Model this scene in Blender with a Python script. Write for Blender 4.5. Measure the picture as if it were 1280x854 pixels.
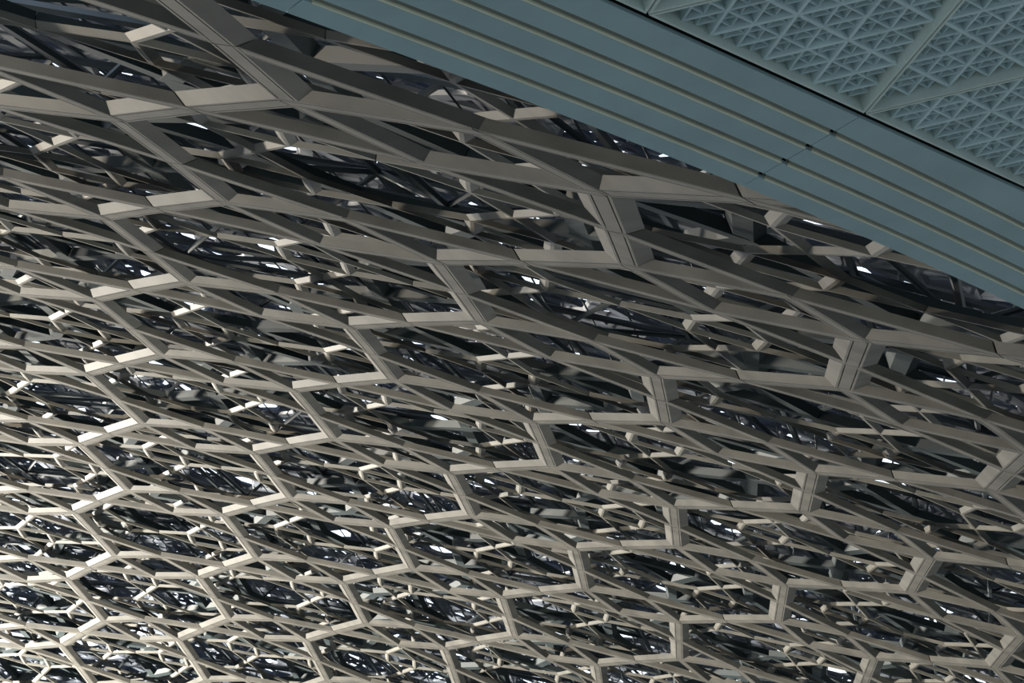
import bpy, math, random
import numpy as np
from mathutils import Matrix, Vector
random.seed(7)
for o in list(bpy.data.objects): bpy.data.objects.remove(o)
SC = bpy.context.scene
COL = SC.collection

# ------------------------------------------------------------------ camera
FPX = 2605.56
up = np.array([-.207, -.888, .41]); up /= np.linalg.norm(up)
yy = np.array([0, 0, 1.]) - up[2]*up; yy /= np.linalg.norm(yy)
M = np.stack([np.cross(yy, up), yy, up])            # camera axes (right, down, forward) -> world
CAM = np.array([0, 0, 1.6])
cam_data = bpy.data.cameras.new('camera')
cam_data.sensor_width = 36; cam_data.lens = FPX/1280*36
cam_data.clip_start = .1; cam_data.clip_end = 2000
cam = bpy.data.objects.new('camera', cam_data); COL.objects.link(cam)
R3 = Matrix([[M[0][0], -M[0][1], -M[0][2]], [M[1][0], -M[1][1], -M[1][2]], [M[2][0], -M[2][1], -M[2][2]]])
cam.matrix_world = Matrix.Translation(Vector(CAM)) @ R3.to_4x4()
SC.camera = cam

# ------------------------------------------------------------------ sky, lamps, exposure
SC.view_settings.view_transform = 'Standard'; SC.view_settings.look = 'None'
SC.view_settings.gamma = 1; SC.view_settings.use_curve_mapping = False
SC.view_settings.exposure = 0.0
W = bpy.data.worlds.new('sky'); SC.world = W; W.use_nodes = True
nt = W.node_tree; nt.nodes.clear()
tc = nt.nodes.new('ShaderNodeTexCoord'); sp = nt.nodes.new('ShaderNodeSeparateXYZ')
cr = nt.nodes.new('ShaderNodeValToRGB'); bg = nt.nodes.new('ShaderNodeBackground'); wo = nt.nodes.new('ShaderNodeOutputWorld')
nt.links.new(tc.outputs['Generated'], sp.inputs[0]); nt.links.new(sp.outputs['Z'], cr.inputs[0])
nt.links.new(cr.outputs[0], bg.inputs[0]); nt.links.new(bg.outputs[0], wo.inputs[0])
cr.color_ramp.elements[0].position = 0.0; cr.color_ramp.elements[0].color = (.80, .86, .90, 1)
cr.color_ramp.elements[1].position = 1.0; cr.color_ramp.elements[1].color = (.62, .78, 1.0, 1)
SKY = 1.9
bg.inputs[1].default_value = SKY

# ------------------------------------------------------------------ dome geometry
PF = [1.55109957e+00, 4.82828121e-01, -4.41223185e-01, -1.33905965e-02, -1.11053718e+00, 2.99638162e+00]
APEX = (-3.69502291, -5.30871161); RS = 24.951667555; LM = 10.0   # lattice unit = 10 m
CA = 0.164421431
def rotv(w):
    w = np.array(w); t = np.linalg.norm(w); K = np.array([[0, -w[2], w[1]], [w[2], 0, -w[0]], [-w[1], w[0], 0]])/t
    return np.eye(3)+np.sin(t)*K+(1-np.cos(t))*K@K
RF = rotv(PF[:3]); TF = np.array(PF[3:])
def chart(U, V, H):                                   # unrolled dome coordinates -> camera axes, lattice units
    U = np.asarray(U, float); V = np.asarray(V, float); H = np.asarray(H, float)
    u = U-APEX[0]; v = V-APEX[1]; r = np.hypot(u, v)+1e-12; th = r/RS; rr = RS+H
    x = APEX[0]+u/r*np.sin(th)*rr; y = APEX[1]+v/r*np.sin(th)*rr; z = -RS+np.cos(th)*rr
    return np.stack([x, y, z], -1)@RF.T+TF
def world(U, V, H): return (chart(U, V, H)*LM)@M.T+CAM
def pix(U, V, H):
    c = chart(U, V, H); return 640+FPX*c[..., 0]/c[..., 2], 427+FPX*c[..., 1]/c[..., 2], c[..., 2]
def in_view(u, v, h, mx=260, my=260, r=0):
    x, y, z = pix(u, v, h)
    return z > .5 and -mx < x < 1280+mx and -my < y < 854+my
def lamp(name, u, v, h, target, energy, size, col, cone=None):
    d = bpy.data.lights.new(name, 'SPOT' if cone else 'AREA'); d.energy = energy; d.color = col
    if cone: d.spot_size = math.radians(cone); d.spot_blend = 1; d.shadow_soft_size = size
    else: d.size = size; d.shape = 'DISK'
    o = bpy.data.objects.new(name, d); COL.objects.link(o)
    a = Vector(world(u, v, h)); b = Vector(world(*target)); o.location = a
    o.rotation_euler = (b-a).to_track_quat('-Z', 'Y').to_euler(); return o
lamp('added_left_light', -14, 6.5, -2.6, (-8, 7.5, 0), 1850000, 3, (1, .94, .83), 88)  # unseen spot added off to the left to brighten the far lattice
lamp('added_left_light', -8.5, 1.6, -2.4, (-1.5, 0.5, 0), 62000, 5, (1, .88, .70))  # second unseen light, added to brighten the upper left beams

# ------------------------------------------------------------------ materials
def mat(name, col, rough=.6, metal=0, noise=.12, scale=3, bump=0, stretch=None, streak=None, spec=.5):
    m = bpy.data.materials.new(name); m.use_nodes = True; n = m.node_tree; b = n.nodes['Principled BSDF']
    b.inputs['Roughness'].default_value = rough; b.inputs['Metallic'].default_value = metal
    b.inputs['Specular IOR Level'].default_value = spec
    t = n.nodes.new('ShaderNodeTexCoord'); mp = n.nodes.new('ShaderNodeMapping'); no = n.nodes.new('ShaderNodeTexNoise')
    n.links.new(t.outputs['Object'], mp.inputs[0]); n.links.new(mp.outputs[0], no.inputs[0])
    if stretch: mp.inputs['Scale'].default_value = stretch
    no.inputs['Scale'].default_value = scale; no.inputs['Detail'].default_value = 5
    r = n.nodes.new('ShaderNodeValToRGB'); n.links.new(no.outputs[0], r.inputs[0])
    lo = [c*(1-noise) for c in col]; hi = [min(1, c*(1+noise)) for c in col]
    r.color_ramp.elements[0].position = .3; r.color_ramp.elements[0].color = (*lo, 1)
    r.color_ramp.elements[1].position = .7; r.color_ramp.elements[1].color = (*hi, 1)
    n.links.new(r.outputs[0], b.inputs['Base Color'])
    if bump:
        bp = n.nodes.new('ShaderNodeBump'); bp.inputs['Strength'].default_value = bump
        n.links.new(no.outputs[0], bp.inputs['Height']); n.links.new(bp.outputs[0], b.inputs['Normal'])
    return m
MT = {
 'cladding': mat('brushed_warm_grey_aluminium', (.086, .081, .071), .6, 0, .28, .9, spec=.15),
 'cladding_small': mat('pale_grey_aluminium', (.112, .106, .092), .55, 0, .2, 1.5, spec=.2),
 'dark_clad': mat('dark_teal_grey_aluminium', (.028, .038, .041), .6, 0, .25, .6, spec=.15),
 'groove': mat('black_joint', (.006, .008, .009), .8, 0, .1, 5),
 'steel': mat('dark_painted_steel', (.05, .062, .07), .45, .3, .3, .5),
 'outer': mat('outer_aluminium', (.145, .165, .205), .5, 0, .35, .7),
 'teal': mat('sea_green_painted_panel', (.42, .55, .57), .55, 0, .07, 2.2),
 'channel': mat('olive_bronze_channel', (.29, .285, .235), .45, .1, .1, 4),
 'lip': mat('channel_edge_highlight', (.85, .80, .62), .5, 0, .05, 4),  # grazing light along the channel edge, painted in as a pale colour
 'cream': mat('cream_painted_frame', (.72, .78, .73), .6, 0, .08, 3),
 'coffer': mat('pale_blue_grey_grille', (.70, .82, .83), .55, 0, .10, 3),
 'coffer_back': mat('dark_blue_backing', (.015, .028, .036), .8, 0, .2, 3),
 'ground': mat('pale_plaza_stone', (.115, .135, .13), .7, 0, .15, .05),
 'slab': mat('concrete_slab', (.3, .3, .29), .8, 0, .1, 1),
}
# ------------------------------------------------------------------ helpers
def mesh_obj(name, verts, faces, mats, midx=None, parent=None):
    me = bpy.data.meshes.new(name); me.from_pydata([tuple(map(float, v)) for v in verts], [], faces)
    for m in (mats if isinstance(mats, list) else [mats]): me.materials.append(m)
    if midx is not None: me.polygons.foreach_set('material_index', midx)
    me.update()
    o = bpy.data.objects.new(name, me); COL.objects.link(o)
    if parent: o.parent = parent
    return o
def empty(name, label, cat, loc=(0, 0, 0), group=None):
    o = bpy.data.objects.new(name, None); COL.objects.link(o); o.location = loc
    o.empty_display_size = .2; o['label'] = label; o['category'] = cat
    if group: o['group'] = group
    return o
class Buf:
    def __init__(s): s.v = []; s.f = []; s.m = []
    def add(s, vs, fs, ms):
        n = len(s.v); s.v.extend(vs); s.f.extend([tuple(i+n for i in f) for f in fs]); s.m.extend(ms)
    def build(s, name, mats, parent=None): return mesh_obj(name, s.v, s.f, mats, s.m, parent)
def profile(wk, wf, H, g=None, gw=0, gd=0):
    """cross-section of a beam seen from below: keel half width wk, sloping flanks out to wk+wf at height H"""
    if g is None: pts = [(-wk-wf, H), (-wk, 0), (wk, 0), (wk+wf, H)]; dark = []
    else:
        a, b = g-gw/2, g+gw/2
        pts = [(-wk-wf, H), (-wk, 0), (-b, 0), (-b, gd), (-a, gd), (-a, 0), (a, 0), (a, gd), (b, gd), (b, 0), (wk, 0), (wk+wf, H)]
        dark = [2, 3, 4, 6, 7, 8]
    return pts, dark
def beam(buf, p0, p1, h, prof, e0=0, e1=0, cut0=None, cut1=None, zoff=0):
    """p0,p1 chart points; e = extra length past the node; cut=(nx,ny,c): end trimmed on the line nx*u+ny*v=c"""
    pts, dark = prof; p0 = np.array(p0, float); p1 = np.array(p1, float)
    d = p1-p0; Ln = np.hypot(*d); d /= Ln; n = np.array([-d[1], d[0]])
    def end(base, ext, cut, sgn):
        r = []
        for o, hh in pts:
            q = base+o*n
            if cut: s = (cut[2]-(cut[0]*q[0]+cut[1]*q[1]))/(cut[0]*d[0]+cut[1]*d[1])
            else: s = sgn*ext
            q = q+s*d; r.append((q[0], q[1], h+hh+zoff))
        return r
    A = end(p0, e0, cut0, -1)+end(p1, e1, cut1, 1)
    A = np.array(A); Wd = world(A[:, 0], A[:, 1], A[:, 2]); k = len(pts)
    fs = []; ms = []
    for i in range(k-1):
        fs.append((i, i+1, k+i+1, k+i)); ms.append(1 if i in dark else 0)
    fs.append((0, k, 2*k-1, k-1)); ms.append(0)
    fs.append(tuple(range(k))[::-1]); ms.append(0); fs.append(tuple(range(k, 2*k))); ms.append(0)
    buf.add(list(Wd), fs, ms)
class Lattice:
    def __init__(s, h, scale, deg, ou, ov, prof, gap, ext, zs=.0004):
        s.h = h; s.s = scale; s.c = math.cos(math.radians(deg)); s.n = math.sin(math.radians(deg)); s.ou = ou; s.ov = ov
        s.prof = prof; s.gap = gap; s.ext = ext; s.zs = zs
    def uv(s, x, y): return (s.ou+s.s*(s.c*x-s.n*y), s.ov+s.s*(s.n*x+s.c*y))
    def square(s, buf, i, j):
        a = CA; C = [(-a, -a), (a, -a), (a, a), (-a, a)]
        for k in range(4):
            beam(buf, s.uv(i+C[k][0], j+C[k][1]), s.uv(i+C[(k+1) % 4][0], j+C[(k+1) % 4][1]), s.h, s.prof, s.ext*.6, s.ext*.6, zoff=s.zs*(k % 2))
    def arms(s, i, j):
        a = CA; r = []
        for k, (tx, ty) in enumerate([(0, -.5), (.5, 0), (0, .5), (-.5, 0)]):
            cs = [(-a, -a), (a, -a), (a, a), (-a, a)]; c2 = [cs[k], cs[(k+1) % 4]]
            nx, ny = (s.c*tx-s.n*ty)*2, (s.n*tx+s.c*ty)*2
            tip = s.uv(i+tx, j+ty); cut = (nx, ny, nx*tip[0]+ny*tip[1]-s.gap)
            for q, cc in enumerate(c2):
                b = Buf(); beam(b, s.uv(i+cc[0], j+cc[1]), tip, s.h, s.prof, s.ext, 0, None, cut, zoff=s.zs*(2+q+.5*(k % 2)))
                r.append(b)
        return r
    def cells(s, mx, my, rad=.5):
        R = int(16/s.s); out = []
        I, J = np.meshgrid(np.arange(-R, R+1), np.arange(-R, R+1)); I = I.ravel(); J = J.ravel()
        U = s.ou+s.s*(s.c*I-s.n*J); V = s.ov+s.s*(s.n*I+s.c*J)
        c = chart(U, V, s.h+0*U); z = c[:, 2]; ok = z > .9
        x = 640+FPX*c[:, 0]/np.where(ok, z, 1); y = 427+FPX*c[:, 1]/np.where(ok, z, 1)
        pad = FPX*.5*s.s/np.maximum(z, .9)
        ok &= (x > -mx-pad) & (x < 1280+mx+pad) & (y > -my-pad*.5) & (y < 854+my+pad*.5) & (z < 26)
        vis = ok & (x > -pad) & (x < 1280+pad) & (y > -pad*.35) & (y < 854+pad*.35)
        idx = np.nonzero(ok)[0]; idx = idx[np.argsort(z[idx])]
        return [(int(I[k]), int(J[k]), bool(vis[k]), float(z[k])) for k in idx]

# ------------------------------------------------------------------ ground
g = mesh_obj('ground', [(-400, -400, 0), (400, -400, 0), (400, 400, 0), (-400, 400, 0)], [(0, 1, 2, 3)], MT['ground']); g['kind'] = 'structure'

# ------------------------------------------------------------------ dome layers
L1 = Lattice(0, 1, 0, 0, 0, profile(.0195, .0285, .0142, .0135, .0022, .004), .0018, .012)
t = empty('broad_lattice', 'broad warm grey lattice of grooved beams, nearest layer of the dome, below all other layers', 'lattice', world(-1, 2, 0))
tinv = t.location.copy()
def local(o, par):
    o.parent = par; o.location = -par.location if par.type == 'EMPTY' else (0, 0, 0)
n1 = 0
for i, j, vis, z in L1.cells(300, 200):
    b = Buf(); L1.square(b, i, j)
    sq = b.build('star_frame', [MT['cladding'], MT['groove']]); local(sq, t); n1 += 1
    for ab in L1.arms(i, j):
        a = ab.build('arm', [MT['cladding'], MT['groove']]); a.parent = sq
L2 = Lattice(.0599, .5075, 33.075, -.7335, 2.21, profile(.0040, .015, .0088), .0008, .004, .0002)
t2 = empty('fine_lattice', 'finer pale grey star lattice of thin beams seen through the openings of the broad lattice', 'lattice', world(-1, 2, .06))
rest = Buf(); n2 = 0
for i, j, vis, z in L2.cells(260, 160):
    b = Buf() if (vis and n2 < 295) else rest
    L2.square(b, i, j)
    for ab in L2.arms(i, j): b.add(ab.v, ab.f, ab.m)
    if b is not rest:
        o = b.build('star_panel', [MT['cladding_small'], MT['groove']]); local(o, t2); n2 += 1
o = rest.build('star_panels', [MT['cladding_small'], MT['groove']]); local(o, t2); o['kind'] = 'stuff'
# third layer, dark
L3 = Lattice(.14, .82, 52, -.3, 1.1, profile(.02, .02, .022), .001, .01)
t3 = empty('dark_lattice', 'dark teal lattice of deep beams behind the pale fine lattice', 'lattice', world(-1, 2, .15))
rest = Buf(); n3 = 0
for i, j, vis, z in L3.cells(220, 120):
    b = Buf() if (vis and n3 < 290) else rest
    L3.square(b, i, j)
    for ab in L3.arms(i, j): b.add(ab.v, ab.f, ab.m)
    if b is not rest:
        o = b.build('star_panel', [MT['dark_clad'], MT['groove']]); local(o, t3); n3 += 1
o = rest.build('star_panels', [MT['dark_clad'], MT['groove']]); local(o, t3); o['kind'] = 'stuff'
# steel space frame: round tubes in two directions and diagonals
t4 = empty('steel_space_frame', 'dark steel tubes of the space frame above the inner lattices', 'frame', world(-1, 2, .26))
def tube(buf, a, b, r, n=6):
    a = np.array(a); b = np.array(b); d = b-a; d = d/np.linalg.norm(d)
    x = np.cross(d, [0.3, .5, .8]); x /= np.linalg.norm(x); y = np.cross(d, x); vs = []
    for p in (a, b):
        for k in range(n):
            w = 2*math.pi*k/n; vs.append(p+r*(x*math.cos(w)+y*math.sin(w)))
    fs = [(k, (k+1) % n, n+(k+1) % n, n+k) for k in range(n)]+[tuple(range(n))[::-1], tuple(range(n, 2*n))]
    buf.add(vs, fs, [0]*len(fs))
def wp(u, v, h): return world(np.array(u), np.array(v), np.array(h))
tb = Buf(); big = []
S4 = .62
LL = Lattice(.26, S4, 18, 0, 0, None, 0, 0)
for i, j, vis, z in LL.cells(200, 120):
    q = [LL.uv(i, j), LL.uv(i+1, j), LL.uv(i, j+1), LL.uv(i+.5, j+.5)]
    P = [wp(*w, .22) for w in q[:3]]; Tt = wp(*q[3], .34)
    Q = [wp(*LL.uv(i+1, j+1), .22)]
    segs = [(P[0], P[1], .11), (P[0], P[2], .11)]+[(x, Tt, .08) for x in (P[0], P[1], P[2], Q[0])]
    segs += [(Tt, wp(*LL.uv(i+1.5, j+.5), .34), .11), (Tt, wp(*LL.uv(i+.5, j+1.5), .34), .11)]
    for k, (a, b, r) in enumerate(segs):
        if vis and z < 7 and len(big) < 290:
            x = Buf(); tube(x, a, b, r); o = x.build('tube', MT['steel']); local(o, t4); big.append(o)
        else: tube(tb, a, b, r)
o = tb.build('tubes', MT['steel']); local(o, t4); o['kind'] = 'stuff'
# thin parallel purlins under the outer layers, seen as fine dark bars against the daylight
pb = Buf(); pa = math.radians(112); pd = np.array([math.cos(pa), math.sin(pa)]); pn = np.array([-pd[1], pd[0]])
for q in range(-70, 110):
    for k in range(-4, 26):
        a2 = pn*q*.14+pd*k*.8; b2 = a2+pd*.8
        x, y, z = pix(a2[0], a2[1], .375)
        if .9 < z < 13 and -250 < x < 1530 and -200 < y < 1000: tube(pb, wp(*a2, .375), wp(*b2, .375), .035, 4)
o = pb.build('purlins', MT['steel']); local(o, t4); o['kind'] = 'stuff'
# outer lattices
t5 = empty('outer_lattice', 'blue grey outer lattices of the dome with daylight showing through their gaps', 'lattice', world(-1, 2, .42))
for (h, s, dg, pr, nm) in ((.40, .42, 12, profile(.018, .012, .008), 'lower_layer'), (.46, .27, 40, profile(.011, .009, .007), 'middle_layer'), (.51, .22, 63, profile(.0085, .007, .006), 'fine_layer'), (.55, .33, 25, profile(.021, .011, .010), 'upper_layer')):
    L = Lattice(h, s, dg, .2, .3, pr, .001, .01); b = Buf()
    for i, j, vis, z in L.cells(180, 100):
        L.square(b, i, j)
        for ab in L.arms(i, j): b.add(ab.v, ab.f, ab.m)
    o = b.build(nm, [MT['outer'], MT['groove']]); local(o, t5); o['kind'] = 'stuff'
print('stars', n1, n2, n3)

# ------------------------------------------------------------------ building ceiling in the foreground
ZC = CAM[2]+6.0
V0 = np.array([2.405, 11.241]); E1 = np.array([-.326, -.4155]); E2 = np.array([.1964, -.4155]); E3 = E2-E1
DA = math.radians(53); DD = np.array([math.cos(DA), math.sin(DA)]); NN = np.array([DD[1], -DD[0]])
def arc(s, n):                                        # s along the eaves, n across (negative = out towards the dome)
    return V0+DD*s+NN*(n-s*s/180)
sf = empty('ribbed_soffit', 'sea green ribbed soffit strip along the building edge, crossing the top right corner', 'soffit', (*arc(0, -.5), ZC))
def strip(name, s0, s1, n0, n1, zlow, zup, m, seg=5, straight=False):
    vs = []; fs = []
    for k in range(seg+1):
        s = s0+(s1-s0)*k/seg
        a = arc(s, n0); b = arc(s, n1+(s*s/180+s*.0192 if straight else 0))
        vs += [(*a, zlow[0]), (*b, zlow[1]), (*b, zup), (*a, zup)]
    for k in range(seg):
        o = 4*k
        for q in range(4): fs.append((o+q, o+(q+1) % 4, o+4+(q+1) % 4, o+4+q))
    fs += [(0, 3, 2, 1), (4*seg, 4*seg+1, 4*seg+2, 4*seg+3)]
    o = mesh_obj(name, vs, fs, m); local(o, sf); return o
gro = [-.238, -.424, -.611, -.797]
GW = .046
edges = [-.04]+gro+[-.945]
seams = [-11.55, -7.7, -3.85, 0, 3.83, 7.7]
for k in range(len(seams)-1):
    a, b = seams[k]+.004, seams[k+1]-.004
    for q in range(5):
        n1_ = edges[q]-(GW/2 if q else 0); n0_ = edges[q+1]+(GW/2 if q < 4 else 0)
        strip('panel', a, b, n0_, n1_, (ZC, ZC), ZC+.03, MT['teal'], 5, q == 0)
    for gq in gro:
        # recessed rounded channel: three facets, then its edge towards the dome, highlight painted pale
        c = strip('channel', a+.06, b-.008, gq-GW/2+.006, gq+GW/2, (ZC+.012, ZC+.030), ZC+.045, MT['channel'])
        strip('channel_edge', a+.06, b-.008, gq-GW/2, gq-GW/2+.010, (ZC-.004, ZC-.001), ZC+.045, MT['lip'])
strip('backing', seams[0], seams[-1], -.92, -.01, (ZC+.05, ZC+.05), ZC+.29, MT['groove'], 20)
strip('fascia', seams[0], seams[-1], -.945, -.925, (ZC+.03, ZC+.03), ZC+.55, MT['teal'], 20)

def fin(buf, p0, p1, z0, zt, wb, wt):
    p0 = np.array(p0); p1 = np.array(p1); d = p1-p0; d /= np.hypot(*d); n = np.array([-d[1], d[0]])
    vs = []
    for p in (p0, p1):
        for o, z in ((-wt, zt), (-wb, z0+.006), (-wb*.4, z0), (wb*.4, z0), (wb, z0+.006), (wt, zt)):
            q = p+n*o; vs.append((q[0], q[1], z))
    fs = [(k, k+1, 7+k, 6+k) for k in range(5)]+[(0, 6, 11, 5), (5, 4, 3, 2, 1, 0), (6, 7, 8, 9, 10, 11)]
    buf.add(vs, fs, [0]*len(fs))
def coffer(A, B, C, label):
    A, B, C = map(np.array, (A, B, C)); G = (A+B+C)/3
    t = empty('coffer_panel', label, 'ceiling panel', (*G, ZC), None)
    def ins(P, k): return G+(P-G)*k
    e = np.hypot(*(B-A)); T = 4
    inr = 2*abs(np.cross(B-A, C-A))/2/(np.hypot(*(B-A))+np.hypot(*(C-B))+np.hypot(*(A-C)))
    def off(d): return 1-d/inr
    # frame: outer lip, then a wall sloping up and in
    ks = [(off(.007), ZC+.0), (off(.022), ZC), (off(.026), ZC+.15), (off(.028), ZC+.31), (off(.007), ZC+.31)]
    vs = []; fs = []
    for k, z in ks:
        for P in (A, B, C): q = ins(P, k); vs.append((q[0], q[1], z))
    for r in range(5):
        for c in range(3):
            a, b = r*3+c, r*3+(c+1) % 3; c2, d2 = ((r+1) % 5)*3+(c+1) % 3, ((r+1) % 5)*3+c
            fs.append((a, b, c2, d2))
    o = mesh_obj('frame', vs, fs, MT['cream']); local(o, t)
    kb = off(.026); bk = [ins(P, kb) for P in (A, B, C)]
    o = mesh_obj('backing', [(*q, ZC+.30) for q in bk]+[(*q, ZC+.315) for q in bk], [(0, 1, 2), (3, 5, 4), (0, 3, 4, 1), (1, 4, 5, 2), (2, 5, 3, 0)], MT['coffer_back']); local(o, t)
    st = Buf(); kk = off(.025)
    for lvl, (step, z0, zt, wb, wt) in enumerate(((1, .036, .30, .011, .014), (.5, .046, .30, .0065, .008), (.25, .062, .30, .0032, .0045))):
        m = int(round(T/step))
        for q in range(1, m):
            if lvl and q % 2 == 0: continue
            f = q/m
            for X, Y, Z in ((A, B, C), (B, C, A), (C, A, B)):
                p0 = X+(Y-X)*f; p1 = X+(Z-X)*f               # parallel to Y-Z
                p0 = ins(p0, kk); p1 = ins(p1, kk)
                if lvl < 2:
                    b = Buf(); fin(b, p0, p1, ZC+z0+.001*q/m, ZC+zt, wb, wt); o = b.build('rib', MT['coffer']); local(o, t)
                else: fin(st, p0, p1, ZC+z0, ZC+zt, wb, wt)
    o = st.build('thin_ribs', MT['coffer']); local(o, t); o['kind'] = 'stuff'
def tri(a, b, c, label): coffer(V0+a[0]*E1+a[1]*E2, V0+b[0]*E1+b[1]*E2, V0+c[0]*E1+c[1]*E2, label)
tri((0, 0), (4, 0), (0, 4), 'triangular coffered ceiling panel left of the corner joint, its long edge along the soffit')
tri((0, 0), (0, 4), (-4, 4), 'triangular coffered ceiling panel in the top right corner, pointing down to the joint')
tri((0, 0), (-4, 4), (-4, 0), 'triangular coffered ceiling panel at the right border, lowest beside the soffit')
tri((4, 0), (0, 4), (4, 4), 'triangular coffered ceiling panel cut by the top border, pointing at the soffit further left')
tri((4, 0), (8, 0), (4, 4), 'sliver of triangular coffered panel at the top border above the soffit, leftmost of the panels')
# plain slab over the rest of the building
def poly_slab(name, pts, z0, z1, m):
    n = len(pts); vs = [(p[0], p[1], z0) for p in pts]+[(p[0], p[1], z1) for p in pts]
    fs = [tuple(range(n))[::-1], tuple(range(n, 2*n))]+[(k, (k+1) % n, n+(k+1) % n, n+k) for k in range(n)]
    return mesh_obj(name, vs, fs, m)
pts = [arc(s, -.90) for s in np.linspace(-11.5, 7.6, 12)]+[arc(7.6, 9), arc(-11.5, 9)]
o = poly_slab('ceiling', pts, ZC+.34, ZC+.9, MT['slab']); o['kind'] = 'structure'
